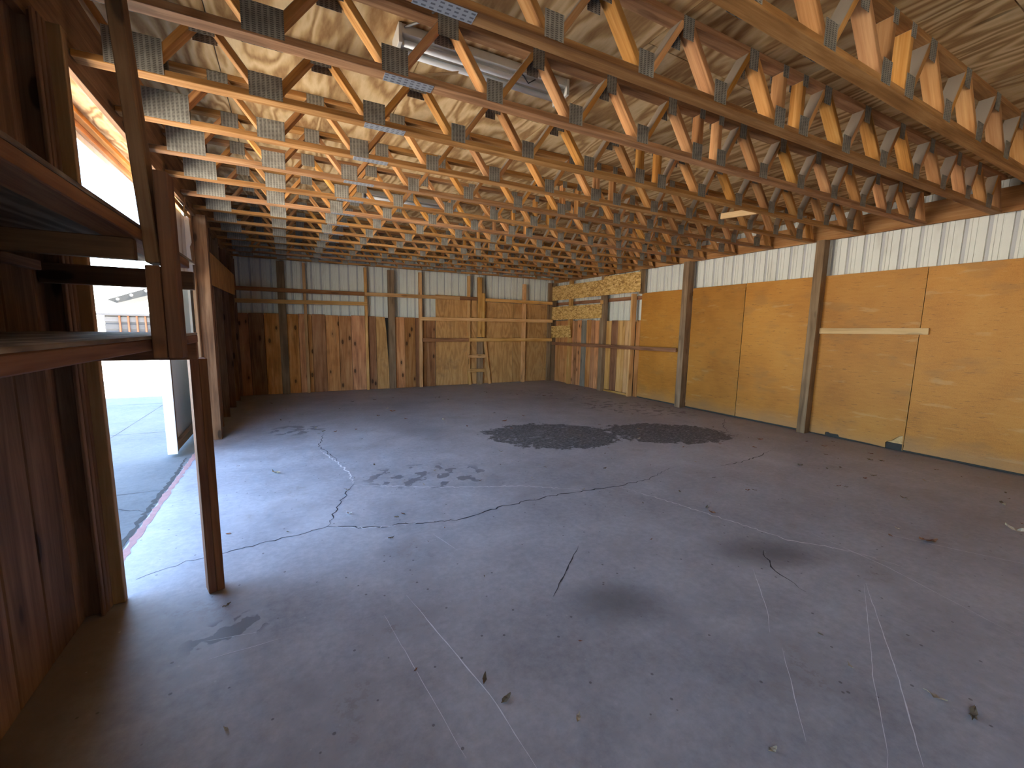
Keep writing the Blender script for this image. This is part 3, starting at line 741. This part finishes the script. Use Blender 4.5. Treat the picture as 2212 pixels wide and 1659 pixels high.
# ------------------------------------------------------------------ fluorescent fixtures
def fixture(c, length, width, ntube, label, ang):
    r = empty('fluorescent_fixture', c, ang); tag(r, label, 'light fixture', 'strip lights under the roof deck')
    h = .055
    def lb(nm, x0, x1, y0, y1, z0, z1, mt, par=r):
        o = link(nm, box_mesh(x1-x0, y1-y0, z1-z0, .003), mt, par); o.location = ((x0+x1)/2, (y0+y1)/2, (z0+z1)/2); return o
    body = lb('housing', -length/2, length/2, -width/2, width/2, -h, -.001, 'enamel')
    for s in (-1, 1): lb('end_cap', s*(length/2)-.012, s*(length/2)+.012, -width/2-.004, width/2+.004, -h-.055, -.001, 'enamel')
    for i in range(ntube):
        y = (i-(ntube-1)/2)*(width*.5)
        bm = bmesh.new(); bmesh.ops.create_cone(bm, cap_ends=True, segments=14, radius1=.019, radius2=.019, depth=length-.06, matrix=Matrix.Rotation(math.pi/2, 4, 'Y'))
        me = bpy.data.meshes.new('tube'); bm.to_mesh(me); bm.free()
        for p in me.polygons: p.use_smooth = True
        o = link('tube', me, 'tube', r); o.location = (0, y, -h-.026)
        for s in (-1, 1): lb('lamp_holder', s*(length/2-.022)-.008, s*(length/2-.022)+.008, y-.014, y+.014, -h-.046, -h, 'enamel')
    return r
f1 = fixture((1.28, 2.82, ZD-.002), 1.20, .19, 2, 'white twin-tube strip light under the deck, the nearest and largest', -.03)
cordp = [(-.58, .0, -.03), (-.60, -.02, .0-.01), (-.57, -.1, -.02), (-.50, -.2, -.03), (-.44, -.3, -.012)]
o = tube('power_cord', cordp, .006, 'grey_cable', None); o.parent = f1
o = tube('pull_cord', [(.18, -.10, -.06), (.22, -.13, -.1), (.26, -.12, -.13), (.30, -.15, -.11)], .004, 'black', None); o.parent = f1
fixture((1.62, 6.06, ZD-.002), 1.30, .10, 1, 'single-tube strip light under the deck halfway to the back wall', -.03)
fixture((1.05, 10.02, ZD-.06), .68, .16, 2, 'pale strip light low under the deck nearest the back wall, left piece', -.03)
fixture((1.78, 10.0, ZD-.05), .36, .10, 1, 'short pale strip light near the back wall, right piece', -.03)
st = bar('wooden_lath', (.70, 2.62, ZC+.045), (.99, 2.60, 3.10), .028, .008, (0, 1, 0), 'pale'); tag(st, 'thin pale lath poking out between the nearest trusses by the strip light', 'lath')

# ------------------------------------------------------------------ storage shelf by the doorway
sh = empty('storage_shelf', (-.72, 1.9, 0)); tag(sh, 'rough two-tier plank and plywood storage shelf on the left wall beside the doorway', 'shelf')
RX = -.415
# lower tier
flatbox('shelf_board', -1.005, RX, .35, 2.69, 1.496, 1.507, 'ply_shelf', sh)
blk('rim', RX-.088, RX, .30, 2.69, 1.457, 1.4955, 'shelf_lumber', sh)
blk('cross_beam', -1.005, -.425, 2.70, 2.74, 1.366, 1.50, 'shelf_lumber', sh)
# upper tier
flatbox('shelf_board', -1.005, RX, .35, 2.795, 1.862, 1.874, 'ply_shelf', sh)
blk('rim', RX-.088, RX, .30, 2.62, 1.823, 1.861, 'shelf_lumber', sh)
blk('cross_beam', -1.005, -.425, 2.76, 2.80, 1.730, 1.822, 'old', sh)
blk('cross_beam', -1.005, RX-.012, 1.80, 1.84, 1.755, 1.822, 'old', sh)
blk('shelf_cleat', -1.005, -.965, .3, 2.7, 1.78, 1.822, 'old', sh)
# hanger: long post to the trusses, short block under it, splice beside them
bar('post', (RX+.022, 1.90, 1.755), (RX+.022-.06, 1.90, 2.955), .089, .040, (0, 1, 0), 'old', sh)
bar('post_block', (RX+.022, 1.885, 1.43), (RX+.022, 1.885, 1.745), .089, .040, (0, 1, 0), 'shelf_lumber', sh)
bar('post_splice', (RX+.064, 1.885, 1.43), (RX+.064, 1.885, 2.055), .089, .040, (0, 1, 0), 'shelf_lumber', sh)
# doubled leg standing on the floor, twisted
a = math.radians(17); cx, cy = -.448, 2.832
ux, uy = math.cos(a), math.sin(a)
for s in (-1, 1):
    bar('leg', (cx+s*.0195*ux, cy+s*.0195*uy, 0), (cx+s*.0195*ux, cy+s*.0195*uy, 1.365), .089, .0385, (-uy, ux, 0), 'shelf_lumber', sh)

# ------------------------------------------------------------------ leaf litter
def leaf_mesh(seed, size, curl):
    r = random.Random(seed); bm = bmesh.new(); n = 7
    top, bot = [], []
    for i in range(n):
        t = i/(n-1); w = math.sin(math.pi*min(max(t, .04), .97))*.34*r.uniform(.6, 1.2)
        x = (t-.5)*1.3; z = curl*(abs(t-.5)**2)*2+r.uniform(0, .12)
        top.append(bm.verts.new((x*size, w*size, (z+r.uniform(.05, .35))*size))); bot.append(bm.verts.new((x*size, -w*size, (z+r.uniform(.0, .25))*size)))
    mid = [bm.verts.new(((a.co+c.co)/2-Vector((0, 0, .12*size)))) for a, c in zip(top, bot)]
    for i in range(n-1):
        bm.faces.new((top[i], mid[i], mid[i+1], top[i+1])); bm.faces.new((mid[i], bot[i], bot[i+1], mid[i+1]))
    mz = min(v.co.z for v in bm.verts)
    for v in bm.verts: v.co.z -= mz
    me = bpy.data.meshes.new('leaf'); bm.to_mesh(me); bm.free(); return me
LM = [leaf_mesh(i, 1.0, random.uniform(.1, .6)) for i in range(6)]
def leaf(x, y, s, mt, label, group=None):
    me = random.choice(LM)
    o = link('dry_leaf', me, mt); o.location = (x, y, .002); o.scale = (s, s*random.uniform(.5, 1.0), s*random.uniform(.5, .9)); o.rotation_euler = (0, 0, random.uniform(0, 6.28))
    tag(o, label, 'leaf', group)
G = 'small dry leaf scraps scattered over the floor'
LG = 'small dry leaf scrap lying loose on the painted concrete floor'
for (x, y, s, mt, lab) in [(4.23, 1.12, .10, 'leaf_red', 'crumpled reddish dry leaf, largest on the floor toward the right edge'),
                           (.70, 1.51, .055, 'leaf', 'dark curled dry leaf clump beside the long white scratch'),
                           (.74, 1.38, .05, 'leaf', 'broken brown leaf clump just below the curled one by the scratch'),
                           (2.42, .43, .075, 'leaf', 'long dark bark shred near the bottom right corner'),
                           (2.40, .54, .06, 'leaf_pale', 'pale curled bark shred above the dark one at bottom right'),
                           (.96, 1.17, .035, 'leaf_pale', 'pale leaf fragment near the bottom centre of the floor'),
                           (1.53, .73, .035, 'leaf_pale', 'pale torn scrap at the bottom edge right of centre'),
                           (2.27, 6.68, .09, 'leaf_pale', 'cream dry leaf lying on the far floor left of the dark patch'),
                           (3.18, 6.16, .08, 'leaf_red', 'reddish leaf lying just beyond the dark rough patch'),
                           (1.65, 7.74, .08, 'leaf_red', 'small red leaf on the far floor toward the back wall'),
                           (-.37, 2.61, .035, 'leaf', 'dark leaf clump at the foot of the shelf leg'),
                           (-.18, 4.91, .10, 'leaf_pale', 'tuft of pale straw on the bright floor inside the doorway'),
                           (.38, 3.54, .055, 'paper', 'scrap of white paper near the crossing cracks'),
                           (5.12, .86, .10, 'leaf_pale', 'pale leaf clump at the right edge of the picture')]:
    leaf(x, y, s, mt, lab)
cnt = 0
while cnt < 150:
    x = random.uniform(-.7, 7.0); y = random.uniform(.6, 9.5)
    q = random.random()
    dens = .25+.75*max(0, (x-2)/5) if y < 4 else .3
    if q > dens or (x < -.3 and 2.4 < y < 3.1): continue
    d = math.hypot(x, y)
    leaf(x, y, random.uniform(.013, .034)*(1+.25*max(0, d-2)*.5), random.choice(('leaf', 'leaf', 'leaf_pale', 'leaf_red')), LG, G); cnt += 1
